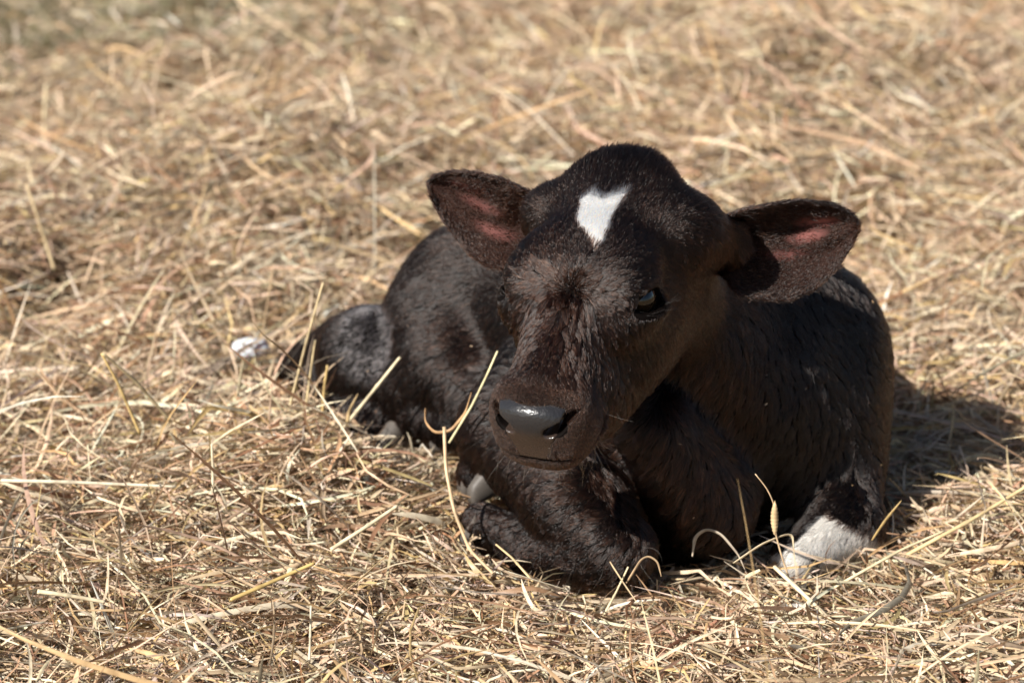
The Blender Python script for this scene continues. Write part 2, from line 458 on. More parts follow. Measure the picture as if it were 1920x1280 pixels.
# wet nose: the same surface meshed finer, a hair proud of the skin
nb = np.array([hl(t, x, y) for t in (.26, .335) for x in (-.048, .048) for y in (-.05, .045)])
FN = Field(nb.min(0), nb.max(0), .0011)
build_head(FN)
gx = [FN.lo[d]+FN.h*np.arange(FN.n[d]) for d in range(3)]
GP = np.stack(np.meshgrid(*gx, indexing='ij'), -1).reshape(-1, 3)
pm = pad_mask(to_head(GP)).reshape(FN.n)
FN.G = FN.G-(-.0009+.0019*sstep(-.0022, .0022, pm)).astype(np.float32)
NVv, NQ = FN.mesh()
NH = to_head(NVv); pmv = pad_mask(NH)
keep = (pmv[NQ] > -.0016).all(1) & (np.abs(NH[NQ][:, :, 1]) < .045).all(1)
NQ = NQ[keep]; u, inv = np.unique(NQ, return_inverse=True); NVv = NVv[u]; NQ = inv.reshape(-1, 4)
NH = to_head(NVv)
nose = link_mesh('nose', NVv-OFF, NQ, m_nose, calf)
f = sstep(.014, -.006, NH[:, 2]+.006*(fbm(NH*160, 95)-.5))[:, None]
set_color(nose, np.array([.020, .019, .020])*(1-f)+np.array([.040, .025, .018])*f)

def uv_sphere(r, nu=40, nv=24):
    V_, F_ = [], []
    for i in range(nv+1):
        for j in range(nu):
            th = math.pi*i/nv; ph = 2*math.pi*j/nu
            V_.append((r*math.sin(th)*math.cos(ph), r*math.sin(th)*math.sin(ph), r*math.cos(th)))
    for i in range(nv):
        for j in range(nu): F_.append((i*nu+j, (i+1)*nu+j, (i+1)*nu+(j+1) % nu, i*nu+(j+1) % nu))
    return np.array(V_), np.array(F_)
for c, e1, e2, e3 in EYES:
    r = .0205; SV, SF = uv_sphere(r, 64, 40)
    bulge = np.clip((SV[:, 2]/r-.80)/.2, 0, 1); SV = SV*(1+.06*bulge[:, None])
    gaze = nrm(e2*.95+e1*.05-e3*.12)
    Z = HM@gaze; X_ = nrm(np.cross(HM@e3, Z)); Y_ = np.cross(Z, X_)
    P = (SV@np.stack([X_, Y_, Z], 0))+HO+HM@(c-e2*.0172-e1*.0035)
    o = link_mesh('eye', P-OFF, SF, m_eye, calf)
    ang = np.arccos(np.clip(SV[:, 2]/np.linalg.norm(SV, axis=1), -1, 1)); rad = np.sin(ang)*.0185
    pup = sstep(1.15, .85, np.sqrt((SV[:, 0]/.0085)**2+(SV[:, 1]/.0055)**2))*(SV[:, 2] > 0)
    iris = sstep(.0125, .0115, rad)*(SV[:, 2] > 0)
    st = .75+.5*vnoise(np.stack([np.arctan2(SV[:, 1], SV[:, 0])*9, rad*300], -1), 3)
    colr = np.array([.03, .025, .022])*(1-iris[:, None])+np.array([.040, .022, .009])*(iris*st)[:, None]
    colr = colr*(1-pup[:, None])+np.array([.002, .002, .004])*pup[:, None]
    set_color(o, colr)

# a clear drip below the calf's left nostril
dv, df = uv_sphere(1, 16, 12)
c0 = hl(.3115, .0190, -.012); dv = dv*np.array([.0012, .0012, .0050])*(1+.35*(-dv[:, 2:3]))
o = link_mesh('nose_drip', dv+c0-OFF+np.array([0, -.002, 0]), df, m_drop, calf)

def make_hoof(tip, heel, w, h):
    """two claws side by side, a small wedge each"""
    tip, heel = np.array(tip), np.array(heel); d = nrm(tip-heel); side = nrm(np.cross(d, [0, 0, 1])); up = np.cross(side, d)
    L = np.linalg.norm(tip-heel); Vv, Ff = [], []
    for sg in (-1, 1):
        base = len(Vv); nr, na = 9, 18
        for i in range(nr):
            s = i/(nr-1); ww = w*.5*(1-.30*s**3)*(1 if s < .97 else .82); hh = h*(1-.45*s)
            for j in range(na):
                a = 2*math.pi*j/na; cx, cy = math.cos(a), math.sin(a)
                x = np.sign(cx)*abs(cx)**.8*ww*.5; y = np.sign(cy)*abs(cy)**.75*hh*.5
                if cy < 0: y *= .85
                Vv.append(heel+d*L*s*(1-.12*max(cy, 0))+side*(sg*w*.27*(1+.25*s)+x)+up*(y-(h-hh)*.42))
        for i in range(nr-1):
            for j in range(na): Ff.append((base+i*na+j, base+i*na+(j+1) % na, base+(i+1)*na+(j+1) % na, base+(i+1)*na+j))
        for i in (0, nr-1):
            cen = len(Vv); Vv.append(np.mean(Vv[base+i*na:base+i*na+na], axis=0))
            for j in range(na):
                q = (base+i*na+j, base+i*na+(j+1) % na, cen, cen); Ff.append(q)
    return np.array(Vv), Ff
def hoof(tip, heel, w, h):
    Vv, Ff = make_hoof(tip, heel, w, h)
    me = bpy.data.meshes.new('hoof'); me.from_pydata([tuple(p-OFF) for p in Vv], [], [tuple(dict.fromkeys(q)) for q in Ff]); me.validate()
    for p in me.polygons: p.use_smooth = True
    me.materials.append(m_hoof); o = bpy.data.objects.new('hoof', me); COL.objects.link(o); o.parent = calf
HOOVES = [(at(680, 835, .325), at(740, 800, .365), .058, .060), (at(838, 828, .27), at(858, 788, .31), .044, .042),
          (at(866, 912, .115), at(925, 885, .130), .040, .046), (at(872, 995, .085), at(915, 985, .075), .044, .040),
          (at(1470, 1068, .005), at(1505, 1040, .035), .05, .045)]
for h in HOOVES: hoof(*h)

# ---------------------------------------------------------------- coat
me = body.data
VN = np.empty(len(V)*3, np.float32); me.vertices.foreach_get('normal', VN); VN = VN.reshape(-1, 3).astype(float)
WH = hl(.168, .004, .055)
Ax = nrm(np.array([-.62, .70, -.10]))
def flow(P, N, ear, es):
    H = to_head(P)
    dW = P-WH; rad = dW-HR*(dW@HR)[:, None]*.45; nz = np.stack([fbm(P*60, 24)-.5, fbm(P*60, 25)-.5, fbm(P*60, 26)-.5], -1)
    rad = nrm(rad+nz*.035)
    body_d = nrm(Ax*.75+np.array([-.0, .0, -.75])+.25*np.stack([fbm(P*5, 11)-.5, fbm(P*5, 12)-.5, fbm(P*5, 13)-.5], -1)*2)
    # legs: downwards
    low = sstep(.13, .05, P[:, 2])[:, None]
    body_d = nrm(body_d*(1-low*.5)+np.array([-.5, -.1, -.6])*low*.5)
    hw = (sstep(.115, .085, np.abs(H[:, 1]))*sstep(-.05, .0, H[:, 0])*sstep(-.13, -.085, H[:, 2])*sstep(.37, .33, H[:, 0]))[:, None]
    fac = rad.copy()
    # the cheeks sweep back and down, the bridge of the nose to the side and down
    ck = sstep(.045, .075, np.abs(H[:, 1]))[:, None]*sstep(.28, .2, H[:, 0])[:, None]
    fac = nrm(fac*(1-ck*.6)+ck*.6*(HM@np.array([.1, 0, -1])))
    for c, e1, e2, e3 in EYES:
        de = H-c; wE = np.exp(-(np.linalg.norm(de, axis=1)/.026)**2)[:, None]; fac = nrm(fac*(1-wE)+nrm(de)@HM.T*wE)
    br = (sstep(.18, .21, H[:, 0]))[:, None]
    side = np.sign(H[:, 1:2])*HR
    fac = nrm(fac*(1-br*.55)+br*(.35*side*np.clip(np.abs(H[:, 1:2])/.03, 0, 1)+.25*HF-.10*HU))
    D = fac*hw+body_d*(1-hw)
    wob = np.stack([fbm(P*38, 21)-.5, fbm(P*38, 22)-.5, fbm(P*38, 23)-.5], -1)
    D = nrm(D+wob*.6)
    D = D-N*(D*N).sum(1)[:, None]
    G = np.array([0, -.25, -1.])+wob*.8; G = nrm(G-N*(G*N).sum(1)[:, None])
    mD = sstep(.15, .65, np.linalg.norm(D, axis=1))[:, None]; mD = np.maximum(mD, hw)
    D = nrm(D)*mD+G*(1-mD); D = D-N*(D*N).sum(1)[:, None]
    return nrm(D), hw[:, 0]
EARDIR = {}
for k, e in ((1, EAR_A), (2, EAR_B)):
    EARDIR[k] = np.concatenate([nrm(np.gradient(e[2], axis=0)).reshape(-1, 3), nrm(np.gradient(e[3], axis=0)).reshape(-1, 3)])
vdir = np.zeros((len(V), 3))
for k in (1, 2): vdir[nV+(k-1)*nE:nV+k*nE] = EARDIR[k]

TRI = np.concatenate([Q[:, [0, 1, 2]], Q[:, [0, 2, 3]]])
TRI = TRI[(TRI[:, 0] != TRI[:, 2])]
A3, B3, C3 = V[TRI[:, 0]], V[TRI[:, 1]], V[TRI[:, 2]]
area = np.linalg.norm(np.cross(B3-A3, C3-A3), axis=1)/2
cen = (A3+B3+C3)/3
hc = to_head(cen)
headw = (sstep(.12, .09, np.abs(hc[:, 1]))*sstep(-.06, -.02, hc[:, 0])*sstep(-.14, -.1, hc[:, 2]))
front = ((cen-CAM)*(-VN[TRI[:, 0]])).sum(1) > -.25*np.linalg.norm(cen-CAM, axis=1)
dens = np.where(front, 1.0, .25)*(1+headw*(2.6+6*sstep(.245, .28, hc[:, 0]))+(isEar[TRI[:, 0]] > 0)*1.4)*(cen[:, 2] > -.005)
dens = dens*np.where(cen[:, 1] > .34, .6, 1)
NH_ = COAT_N
pr = area*dens; cum = np.cumsum(pr); cum /= cum[-1]
ti = np.searchsorted(cum, rng.random(NH_))
r1 = np.sqrt(rng.random(NH_)); r2 = rng.random(NH_); w = np.stack([1-r1, r1*(1-r2), r1*r2], 1)[:, :, None]
TT3 = TRI[ti]
P0 = (V[TT3]*w).sum(1); N0 = nrm((VN[TT3]*w).sum(1)); E0 = isEar[TT3[:, 0]]; ES = (ear_s[TT3][:, :, None]*w).sum(1)[:, 0]; EV = (ear_v[TT3][:, :, None]*w).sum(1)[:, 0]; EI = ear_in[TT3[:, 0]]
VD = nrm((vdir[TT3]*w).sum(1)+1e-9)
H0 = to_head(P0)
# no hair on the nose, in the eye openings, on the bare patches of the ears, inside the ear canal, under the ground
pmk = pad_mask(H0); ed = eye_d(H0)
pk = np.zeros(NH_)
for k in (1, 2):
    m = (E0 == k) & EI; pk[m] = pinkness(ES[m], EV[m], k-1)
nos = np.min([np.linalg.norm((H0-np.array([.2975, sx_*.0245, .006]))/np.array([.016, .0115, .0085]), axis=1) for sx_ in (1, -1)], 0)
ok = ~((nos < 1.0) & (E0 == 0)) & ~((pmk > np.where(H0[:, 2] < -.004, rng.uniform(-.001, .0045, NH_), -.0002)) & (E0 == 0)) & ~((ed < 1.04) & (E0 == 0)) & (rng.random(NH_) > pk*1.05) & (P0[:, 2] > 0)
ok &= ~((E0 > 0) & (ES < .08))
# hairs whose root sits inside another part of the body are dropped (ear against head)
fin = trilin(FB, np.clip(P0+N0*.004, FB.lo+.001, FB.lo+(FB.n-2)*FB.h)); ok &= ~((E0 > 0) & (fin < 0))
P0, N0, E0, ES, EV, EI, VD, H0, pmk, ed, pk = [q[ok] for q in (P0, N0, E0, ES, EV, EI, VD, H0, pmk, ed, pk)]
n = len(P0)
D0, hw = flow(P0, N0, E0, ES)
VDt = nrm(VD-N0*(VD*N0).sum(1)[:, None]+rng.normal(0, .22, (n, 3)))
D0 = np.where((E0 > 0)[:, None], VDt, D0)
D0 = nrm(D0+rng.normal(0, 1, (n, 3))*(.09+.9*np.exp(-(np.linalg.norm(P0-WH, axis=1)/.011)**2))[:, None])
# lengths
Ln = .0145+.004*fbm(P0*9, 31)
dew = sstep(.10, .03, np.abs(P0[:, 0]-.19))*sstep(.02, .06, P0[:, 2])*(P0[:, 1] < .16); Ln = Ln+dew*.006
Ln = np.where(P0[:, 2] < .12, Ln*(.62+.38*sstep(.03, .12, P0[:, 2])), Ln)
face = .0125*np.ones(n)
face = face*(1+.75*sstep(.075, .01, H0[:, 0])*sstep(.055, .02, np.abs(H0[:, 1])))      # poll tuft
face = face*(.17+.83*sstep(.285, .245, H0[:, 0]))
face = face*(.4+.6*sstep(1.0, 2.0, ed))
face = face*(1+.35*np.exp(-(((H0[:, 0]-.19)/.025)**2)))
Ln = Ln*(1-hw)+face*hw
Ln = np.where(E0 > 0, np.where(EI, .0055+.013*sstep(.5, .2, ES)*sstep(.4, -.4, EV), .0080), Ln)
Ln = np.where((E0 > 0) & (np.abs(EV) > .9), .0085, Ln)
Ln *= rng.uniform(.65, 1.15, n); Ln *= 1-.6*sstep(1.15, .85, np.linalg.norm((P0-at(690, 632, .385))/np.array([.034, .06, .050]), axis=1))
lift = np.where(hw > .5, .10, .08)+.05*rng.normal(size=n)
lift = lift+.22*sstep(.06, .0, H0[:, 0])*hw+.25*np.exp(-(np.linalg.norm(P0-WH, axis=1)/.014)**2)+.25*(pmk > -.006)*hw
lift = np.where(E0 > 0, .32+.1*rng.normal(size=n), lift)
lift = np.clip(lift, .02, 1.1)[:, None]
K = 5
u = np.linspace(0, 1, K)
pts = np.zeros((n, K, 3)); pts[:, 0] = P0-N0*.0008
for j in range(1, K):
    lj = lift*(1-.75*u[j])
    pts[:, j] = pts[:, j-1]+(D0*np.sqrt(np.maximum(1-lj**2*.8, .05))+N0*lj)*(Ln/(K-1))[:, None]
# no hair dives under the skin
for j in range(1, K):
    q = np.clip(pts[:, j], FB.lo+.001, FB.lo+(FB.n-2)*FB.h); d_ = trilin(FB, q); need = np.where(E0 > 0, 0, np.clip(.0004+.0010*u[j]-d_, 0, .004))
    pts[:, j] += N0*need[:, None]
edge = (E0 > 0) & (np.abs(EV) > .80)
# clumps: tips gather
nc = max(200, int(n/60))
ci = rng.choice(n, nc, replace=False); kd = KDTree(nc)
for i_, c_ in enumerate(ci): kd.insert(P0[c_], i_)
kd.balance()
near = np.fromiter((kd.find(p)[1] for p in P0), int, n)
wet = .54+.38*np.exp(-(((H0[:, 0]-.195)/.045)**2))*hw-.06*hw
wet = wet*(1-.55*hw*sstep(.08, .03, H0[:, 0]))*(1-.9*hw*sstep(.25, .275, H0[:, 0])); wet = wet*np.where(in_poly(H0[:, :2], STAR) & (H0[:, 2] > .03), .35, 1); wet = np.where(sock_mask(P0, .01), wet*.3, wet); wet = np.where(E0 > 0, .22, wet)*np.where(P0[:, 1] > .33, .45, 1)
for j in range(1, K):
    delta = (pts[ci[near], j]-P0[ci[near]])+P0[ci[near]]-pts[:, j]
    dl = np.linalg.norm(delta, axis=1); lim = np.clip(.009/np.maximum(dl, 1e-6), 0, 1)
    pts[:, j] += delta*(wet*u[j]**1.3*lim)[:, None]
pts[:, 1:] += rng.normal(0, .0004, (n, K-1, 3))*u[1:, None]
# colours
ctint = BLACK*rng.lognormal(-.3, 1.0, n)[:, None]
br = np.clip(fbm(P0*14, 41)*1.6-.3, 0, 1)[:, None]+(1-hw[:, None])*.8*sstep(.15, .35, P0[:, 1:2])
ctint = ctint*(1+br*np.array([1.3, .9, .65]))
brown = (hw*.95+.6*(1-hw)*sstep(.18, .10, P0[:, 2])*sstep(.24, .16, P0[:, 1])*sstep(.25, .18, P0[:, 0])+(E0 > 0)*.8+dew*.8)[:, None]*rng.uniform(.2, 1, (n, 1))*(1-.6*hw*sstep(.04, .065, np.abs(H0[:, 1])))[:, None]*(1-.75*hw*sstep(.24, .27, H0[:, 0]))[:, None]; ctint = ctint*(1+brown*np.array([2.6, 1.7, 1.2]))  # brown of the coat; sunlit dewlap fringe and foreleg sheen painted in
mz = (hw*sstep(.255, .275, H0[:, 0]))[:, None]; ctint = ctint*(1+mz*rng.uniform(.3, 4.5, (n, 1))*np.array([1, 1.0, .95]))
dark = (hw*sstep(.05, .0, H0[:, 0])*sstep(.06, .03, np.abs(H0[:, 1])))[:, None]; ctint = ctint*(1-.55*dark)
sheen_patch = sstep(1.15, .85, np.linalg.norm((P0-at(690, 632, .385))/np.array([.034, .06, .050]), axis=1)+.25*(fbm(P0*70, 44)-.5))
ctint = ctint*(1-sheen_patch[:, None])+np.array([.13, .115, .12])*rng.lognormal(0, .5, (n, 1))*sheen_patch[:, None]  # grey sheen on the thigh, painted into the colour of the short hair
jit = H0[:, :2]+rng.normal(0, .0013, (n, 2))+(.004*(fbm(H0[:, :2]*240, 51, 2)-.5))[:, None]
st = in_poly(jit, STAR) & (H0[:, 2] > .03) & (E0 == 0) & (hw > .3)
ctint[st] = np.array([.95, .93, .89])*rng.uniform(.92, 1.04, (st.sum(), 1))
so = sock_mask(P0, 0) & (E0 == 0); so &= rng.random(n) > .03
ctint[so] = WHITE*.85*rng.uniform(.75, 1.05, (so.sum(), 1))

def add_hair(name, pts, radius, tints, mat, label=None):
    n, k = pts.shape[:2]
    hc = bpy.data.hair_curves.new(name)
    hc.add_curves([k]*n)
    hc.attributes['position'].data.foreach_set('vector', np.ascontiguousarray(pts-OFF, np.float32).ravel()) if 'position' in hc.attributes else hc.position_data.foreach_set('vector', np.ascontiguousarray(pts-OFF, np.float32).ravel())
    ra = hc.attributes.get('radius') or hc.attributes.new('radius', 'FLOAT', 'POINT')
    ra.data.foreach_set('value', np.ascontiguousarray(radius, np.float32).ravel())
    ta = hc.attributes.new('tint', 'FLOAT_COLOR', 'CURVE')
    c = np.ones((n, 4), np.float32); c[:, :3] = tints; ta.data.foreach_set('color', c.ravel())
    hc.materials.append(mat)
    o = bpy.data.objects.new(name, hc); COL.objects.link(o); o.parent = calf
    if label: o['label'] = label
    return o
rad0 = .00022*rng.uniform(.8, 1.25, n)*np.where(P0[:, 1] > .34, 1.35, 1)
radp = rad0[:, None]*np.array([1, 1, .9, .65, .12])[None]
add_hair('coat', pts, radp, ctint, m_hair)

def bristles(roots, dirs, length, rad, tints, name, droop=0., k=7):
    n = len(roots); P = np.zeros((n, k, 3)); P[:, 0] = roots; d = nrm(dirs)
    cv = rng.normal(0, .10, (n, 3))
    for j in range(1, k):
        d = nrm(d+cv+np.array([0, 0, -droop])); P[:, j] = P[:, j-1]+d*(length/(k-1))[:, None]
    rr = rad*np.linspace(1, .15, k)[None].repeat(n, 0)
    return add_hair(name, P, rr, tints, m_hair)
# whiskers on the chin and the sides of the lips
cand = np.where((HD[:, 0] > .235) & (HD[:, 2] < -.004) & (isEar == 0) & (pad_mask(HD) < -.004) & (np.abs(HD[:, 1]) < .06) & ((HD[:, 2] < -.034) | (np.abs(HD[:, 1]) > .034)) & (np.arange(len(V)) < nV))[0]
wi = rng.choice(cand, 150, replace=False)
wd = VN[wi]*.8+HF*.25-HU*.25+rng.normal(0, .25, (150, 3))
bristles(V[wi], wd, rng.uniform(.012, .042, 150), .00014, np.array([.16, .12, .09])*rng.uniform(.3, 1.6, (150, 1)), 'whiskers', .06)
# eyelashes
for sx, (c, e1, e2, e3) in zip((1, -1), EYES):
    q = rng.uniform(-1, 1, 90); up_ = np.r_[np.ones(70), -np.ones(20)]
    loc = c+np.outer(q*.0195, e1)+np.outer(up_*(.0105*np.sqrt(np.maximum(1-q**2, 0))+.001), e3)+e2*.003
    dr = e2*.75+np.outer(up_, e3)*.35-np.outer(q*.0, e1)-np.outer(np.ones(90)*.25, e1)-np.outer((up_ > 0)*.45, e3)
    bristles(HO+loc@HM.T, dr@HM.T+rng.normal(0, .12, (90, 3)), np.where(up_ > 0, rng.uniform(.014, .028, 90), rng.uniform(.006, .011, 90)), .00016, BLACK*rng.uniform(.6, 2.2, (90, 1)), 'eyelashes', .03)

# ---------------------------------------------------------------- ground and hay
def gz(x, y):
    """height of the hay floor"""
    x = np.asarray(x, float); y = np.asarray(y, float); P = np.stack([x, y], -1)
    z = (fbm(P*2.4+3.1, 61, 3)-.5)*.075+(fbm(P*.8+7.7, 64, 2)-.5)*.10*sstep(.6, 2.2, y)
    def g(cx, cy, r, h, ry=None): return h*np.exp(-((x-cx)/r)**2-((y-cy)/(ry or r))**2)
    z = z+(fbm(P*9+1.7, 67, 2)-.5)*.034+(fbm(P*4+9, 68, 2)-.5)*.11*sstep(.4, 1.2, y)
    z = z*(.25+.75*np.clip(np.hypot((x-.08)/.55, (y-.28)/.6), 0, 1)**2)
    z = z+g(-.27, .20, .15, .058)+g(-.225, .34, .07, .018)+g(-.16, .12, .10, .022)+g(.58, .10, .14, .045, .10)+g(.30, -.10, .14, .012)
    z = z+g(-.36, .95, .22, .05)-g(-.22, 1.15, .10, .08, .16)-g(-.62, .92, .10, .06, .16)-g(.18, 2.6, .22, .08)-g(.05, 1.6, .2, .06, .12)+g(.42, 2.2, .5, .10)+g(-.65, 1.25, .3, .06)+g(-.45, 1.6, .3, .07)
    z = z-g(.12, .28, .30, .018, .34)-g(-.13, .34, .09, .02)-.022-g(.08, -.06, .16, .018, .10)
    return z
BIG = 70.
def ground_mesh():
    xs = np.unique(np.r_[np.linspace(-2.4, 2.4, 161), np.sign(np.linspace(-1, 1, 60))*2.4+np.linspace(-1, 1, 60)**3*BIG])
    ys = np.unique(np.r_[np.linspace(-.9, 4.4, 177), -.9-np.linspace(0, 1, 20)**3*BIG, 4.4+np.linspace(0, 1, 30)**3*BIG])
    X, Y = np.meshgrid(xs, ys, indexing='ij')
    fade = sstep(6, 2.5, np.abs(X))*sstep(8, 4.5, Y)*sstep(-3, -1, Y)
    Z = gz(X, Y)*fade-.012
    Vv = np.stack([X, Y, Z], -1).reshape(-1, 3); i, j = np.meshgrid(np.arange(len(xs)-1), np.arange(len(ys)-1), indexing='ij')
    a = (i*len(ys)+j).ravel(); return Vv, np.stack([a, a+len(ys), a+len(ys)+1, a+1], 1)
m_gr, n_, l_, b = new_mat('straw_littered_soil')
tc = n_.new('ShaderNodeTexCoord')
mp = n_.new('ShaderNodeMapping'); mp.inputs['Scale'].default_value = (1, .45, 1); l_.new(tc.outputs['Object'], mp.inputs[0])
n1 = n_.new('ShaderNodeTexNoise'); n1.inputs['Scale'].default_value = 55; n1.inputs['Detail'].default_value = 8; n1.inputs['Roughness'].default_value = .7
n2 = n_.new('ShaderNodeTexNoise'); n2.inputs['Scale'].default_value = 3; n2.inputs['Detail'].default_value = 4
l_.new(mp.outputs[0], n1.inputs['Vector']); l_.new(tc.outputs['Object'], n2.inputs['Vector'])
c1 = n_.new('ShaderNodeValToRGB'); c1.color_ramp.elements[0].color = (.09, .055, .03, 1); c1.color_ramp.elements[1].color = (.40, .28, .155, 1)
c1.color_ramp.elements[0].position = .35; c1.color_ramp.elements[1].position = .65
c2 = n_.new('ShaderNodeValToRGB'); c2.color_ramp.elements[0].color = (.7, .72, .66, 1); c2.color_ramp.elements[1].color = (1.1, 1.05, 1, 1)
mx = n_.new('ShaderNodeMix'); mx.data_type = 'RGBA'; mx.blend_type = 'MULTIPLY'; mx.inputs[0].default_value = 1
l_.new(n1.outputs['Fac'], c1.inputs[0]); l_.new(n2.outputs['Fac'], c2.inputs[0]); l_.new(c1.outputs[0], mx.inputs[6]); l_.new(c2.outputs[0], mx.inputs[7])
l_.new(mx.outputs[2], b.inputs['Base Color']); b.inputs['Roughness'].default_value = .9; b.inputs['Specular IOR Level'].default_value = .1
bp = n_.new('ShaderNodeBump'); bp.inputs['Strength'].default_value = .8; bp.inputs['Distance'].default_value = .01
l_.new(n1.outputs['Fac'], bp.inputs['Height']); l_.new(bp.outputs[0], b.inputs['Normal'])
gV, gF = ground_mesh()
tag(link_mesh('ground', gV, gF, m_gr), 'straw littered pasture ground under the hay', kind='structure')

def straw_mat(name, trans):
    m, n, l, b = new_mat(name)
    a = n.new('ShaderNodeAttribute'); a.attribute_name = 'tint'
    t = n.new('ShaderNodeTexNoise'); t.inputs['Scale'].default_value = 90; t.inputs['Detail'].default_value = 3
    tc = n.new('ShaderNodeTexCoord'); l.new(tc.outputs['Object'], t.inputs['Vector'])
    c = n.new('ShaderNodeValToRGB'); c.color_ramp.elements[0].color = (.72, .68, .64, 1); c.color_ramp.elements[1].color = (1.12, 1.1, 1.06, 1)
    c.color_ramp.elements[0].position = .3; c.color_ramp.elements[1].position = .6
    mx = n.new('ShaderNodeMix'); mx.data_type = 'RGBA'; mx.blend_type = 'MULTIPLY'; mx.inputs[0].default_value = 1
    l.new(t.outputs['Fac'], c.inputs[0]); l.new(a.outputs['Color'], mx.inputs[6]); l.new(c.outputs[0], mx.inputs[7])
    l.new(mx.outputs[2], b.inputs['Base Color']); b.inputs['Roughness'].default_value = .42; b.inputs['Specular IOR Level'].default_value = .45
    tr = n.new('ShaderNodeBsdfTranslucent'); l.new(mx.outputs[2], tr.inputs[0])
    ms = n.new('ShaderNodeMixShader'); ms.inputs[0].default_value = trans
    l.new(b.outputs[0], ms.inputs[1]); l.new(tr.outputs[0], ms.inputs[2]); l.new(ms.outputs[0], n['Material Output'].inputs[0])
    return m
m_hay = straw_mat('dry_hay', .22); m_stem = straw_mat('dry_stem', .08)
PALETTE = np.array([[.70, .53, .365], [.81, .67, .49], [.44, .275, .17], [.66, .475, .245], [.54, .46, .37], [.29, .16, .09], [.88, .79, .64]])
PAL_P = np.array([.36, .21, .16, .10, .08, .06, .03])

def blades(x, y, z0, az, pitch, length, width, curl, tints, nseg=4, twist=0.9):
    """folded ribbons: 3 columns of points along a bent centre line"""
    n = len(x); K = nseg+1
    h = np.stack([np.cos(az), np.sin(az)], -1)
    u = np.linspace(0, 1, K)
    C = np.zeros((n, K, 3)); T = np.zeros((n, K, 3))
    p = pitch.copy(); a2 = az.copy(); bend = rng.normal(0, 1, n)*curl
    kink = rng.integers(1, K, n); ka = np.where(rng.random(n) < .25, rng.normal(0, .8, n), 0); kp = np.where(rng.random(n) < .25, rng.normal(0, .6, n), 0)
    pos = np.stack([x, y, z0], -1); C[:, 0] = pos
    droop = np.abs(rng.normal(0, .35, n))*curl
    for j in range(K):
        t = np.stack([np.cos(a2)*np.cos(p), np.sin(a2)*np.cos(p), np.sin(p)], -1); T[:, j] = t
        if j < K-1:
            C[:, j+1] = C[:, j]+t*(length/nseg)[:, None]
            a2 = a2+bend/nseg*1.6+ka*(kink == j+1); p = p-droop/nseg*1.5+kp*(kink == j+1)
    C[:, :, :2] -= (C[:, K//2, :2]-C[:, 0, :2])[:, None]
    tw = rng.uniform(0, 2*math.pi, n)[:, None]+np.linspace(0, 1, K)[None]*rng.normal(0, twist, n)[:, None]
    ref = np.zeros((n, K, 3)); ref[..., 2] = 1
    S1 = nrm(np.cross(T, ref)+1e-6); S2 = np.cross(S1, T)
    Wd = S1*np.cos(tw)[..., None]+S2*np.sin(tw)[..., None]; Nn = np.cross(T, Wd)
    prof = np.interp(u, [0, .12, .7, 1], [.55, 1, .9, .15])[None, :, None]*(width/2)[:, None, None]
    fold = rng.uniform(.1, .55, n)[:, None, None]*prof
    L = C-Wd*prof; M = C+Nn*fold; R_ = C+Wd*prof
    Vv = np.stack([L, M, R_], 2).reshape(-1, 3)
    base = (np.arange(n)*K*3)[:, None]; jj = np.arange(nseg)[None]*3
    q = []
    for c in (0, 1): q.append(np.stack([base+jj+c, base+jj+c+1, base+jj+c+4, base+jj+c+3], -1))
    Fq = np.stack(q, 2).reshape(-1, 4)
    return Vv, Fq, np.repeat(tints, K*3, axis=0), C
def pick_tints(n, pal=PALETTE, pp=PAL_P):
    t = pal[rng.choice(len(pal), n, p=pp)]
    return np.clip(t*rng.lognormal(0, .16, (n, 1))*rng.normal(1, .04, (n, 3)), .01, .9)
def frus(Y, m=1.22): return (.212*(2.42+Y*.96))*m+.08
def hay_zone(n, Y0, Y1, lmed, lsig, wmed, layer, upright=.06, nseg=4, pal=PALETTE, pp=PAL_P, keep=None, m=1.22):
    y = Y0+(Y1-Y0)*rng.random(n*2); hw_ = frus(y, m); x = rng.uniform(-1, 1, n*2)*hw_.max()
    k = (np.abs(x) < hw_)
    if keep is not None: k &= keep(x, y)
    x, y = x[k][:n], y[k][:n]; n = len(x)
    length = np.clip(lmed*rng.lognormal(0, lsig, n), .012, .30)
    width = np.clip(wmed*rng.lognormal(0, .38, n), .0006, .007)
    fl = fbm(np.stack([x, y], -1)*2.2, 71, 2)*9
    az = fl+rng.normal(0, 1.5, n)
    lay = rng.random(n)**.7*layer
    pitch = rng.normal(0, .32, n)*(.4+.8*lay/layer)
    up = rng.random(n) < upright; pitch[up] = np.abs(rng.normal(.7, .35, up.sum())); length[up] *= .8
    z = gz(x, y)+lay-np.where(up, .5*lay, 0)+.25*np.abs(np.sin(pitch))*length*(~up)
    return blades(x, y, z, az, pitch, length, width, .55+.5*rng.random(n), pick_tints(n, pal, pp), nseg)
def cull(parts, tol=.002):
    Vv, Fq, tn, C = parts; n, K = C.shape[:2]
    P = C.reshape(-1, 3); inb = ((P > FB.lo+.01) & (P < FB.lo+(FB.n-3)*FB.h)).all(1)
    d = np.full(len(P), 1.); d[inb] = trilin(FB, P[inb]); bad = (d.reshape(n, K) < tol).any(1)
    near = (np.abs(C[..., 0]-.15) < .33) & (C[..., 1] < .62) & (C[..., 1] > -.30)      # the calf keeps tall blades down round it
    bad |= (near & (C[..., 2] > gz(C[..., 0], C[..., 1])+.085)).any(1)
    keepv = np.repeat(~bad, len(Vv)//n); keepf = np.repeat(~bad, len(Fq)//n)
    mp_ = np.cumsum(keepv)-1
    return Vv[keepv], mp_[Fq[keepf]], tn[keepv]
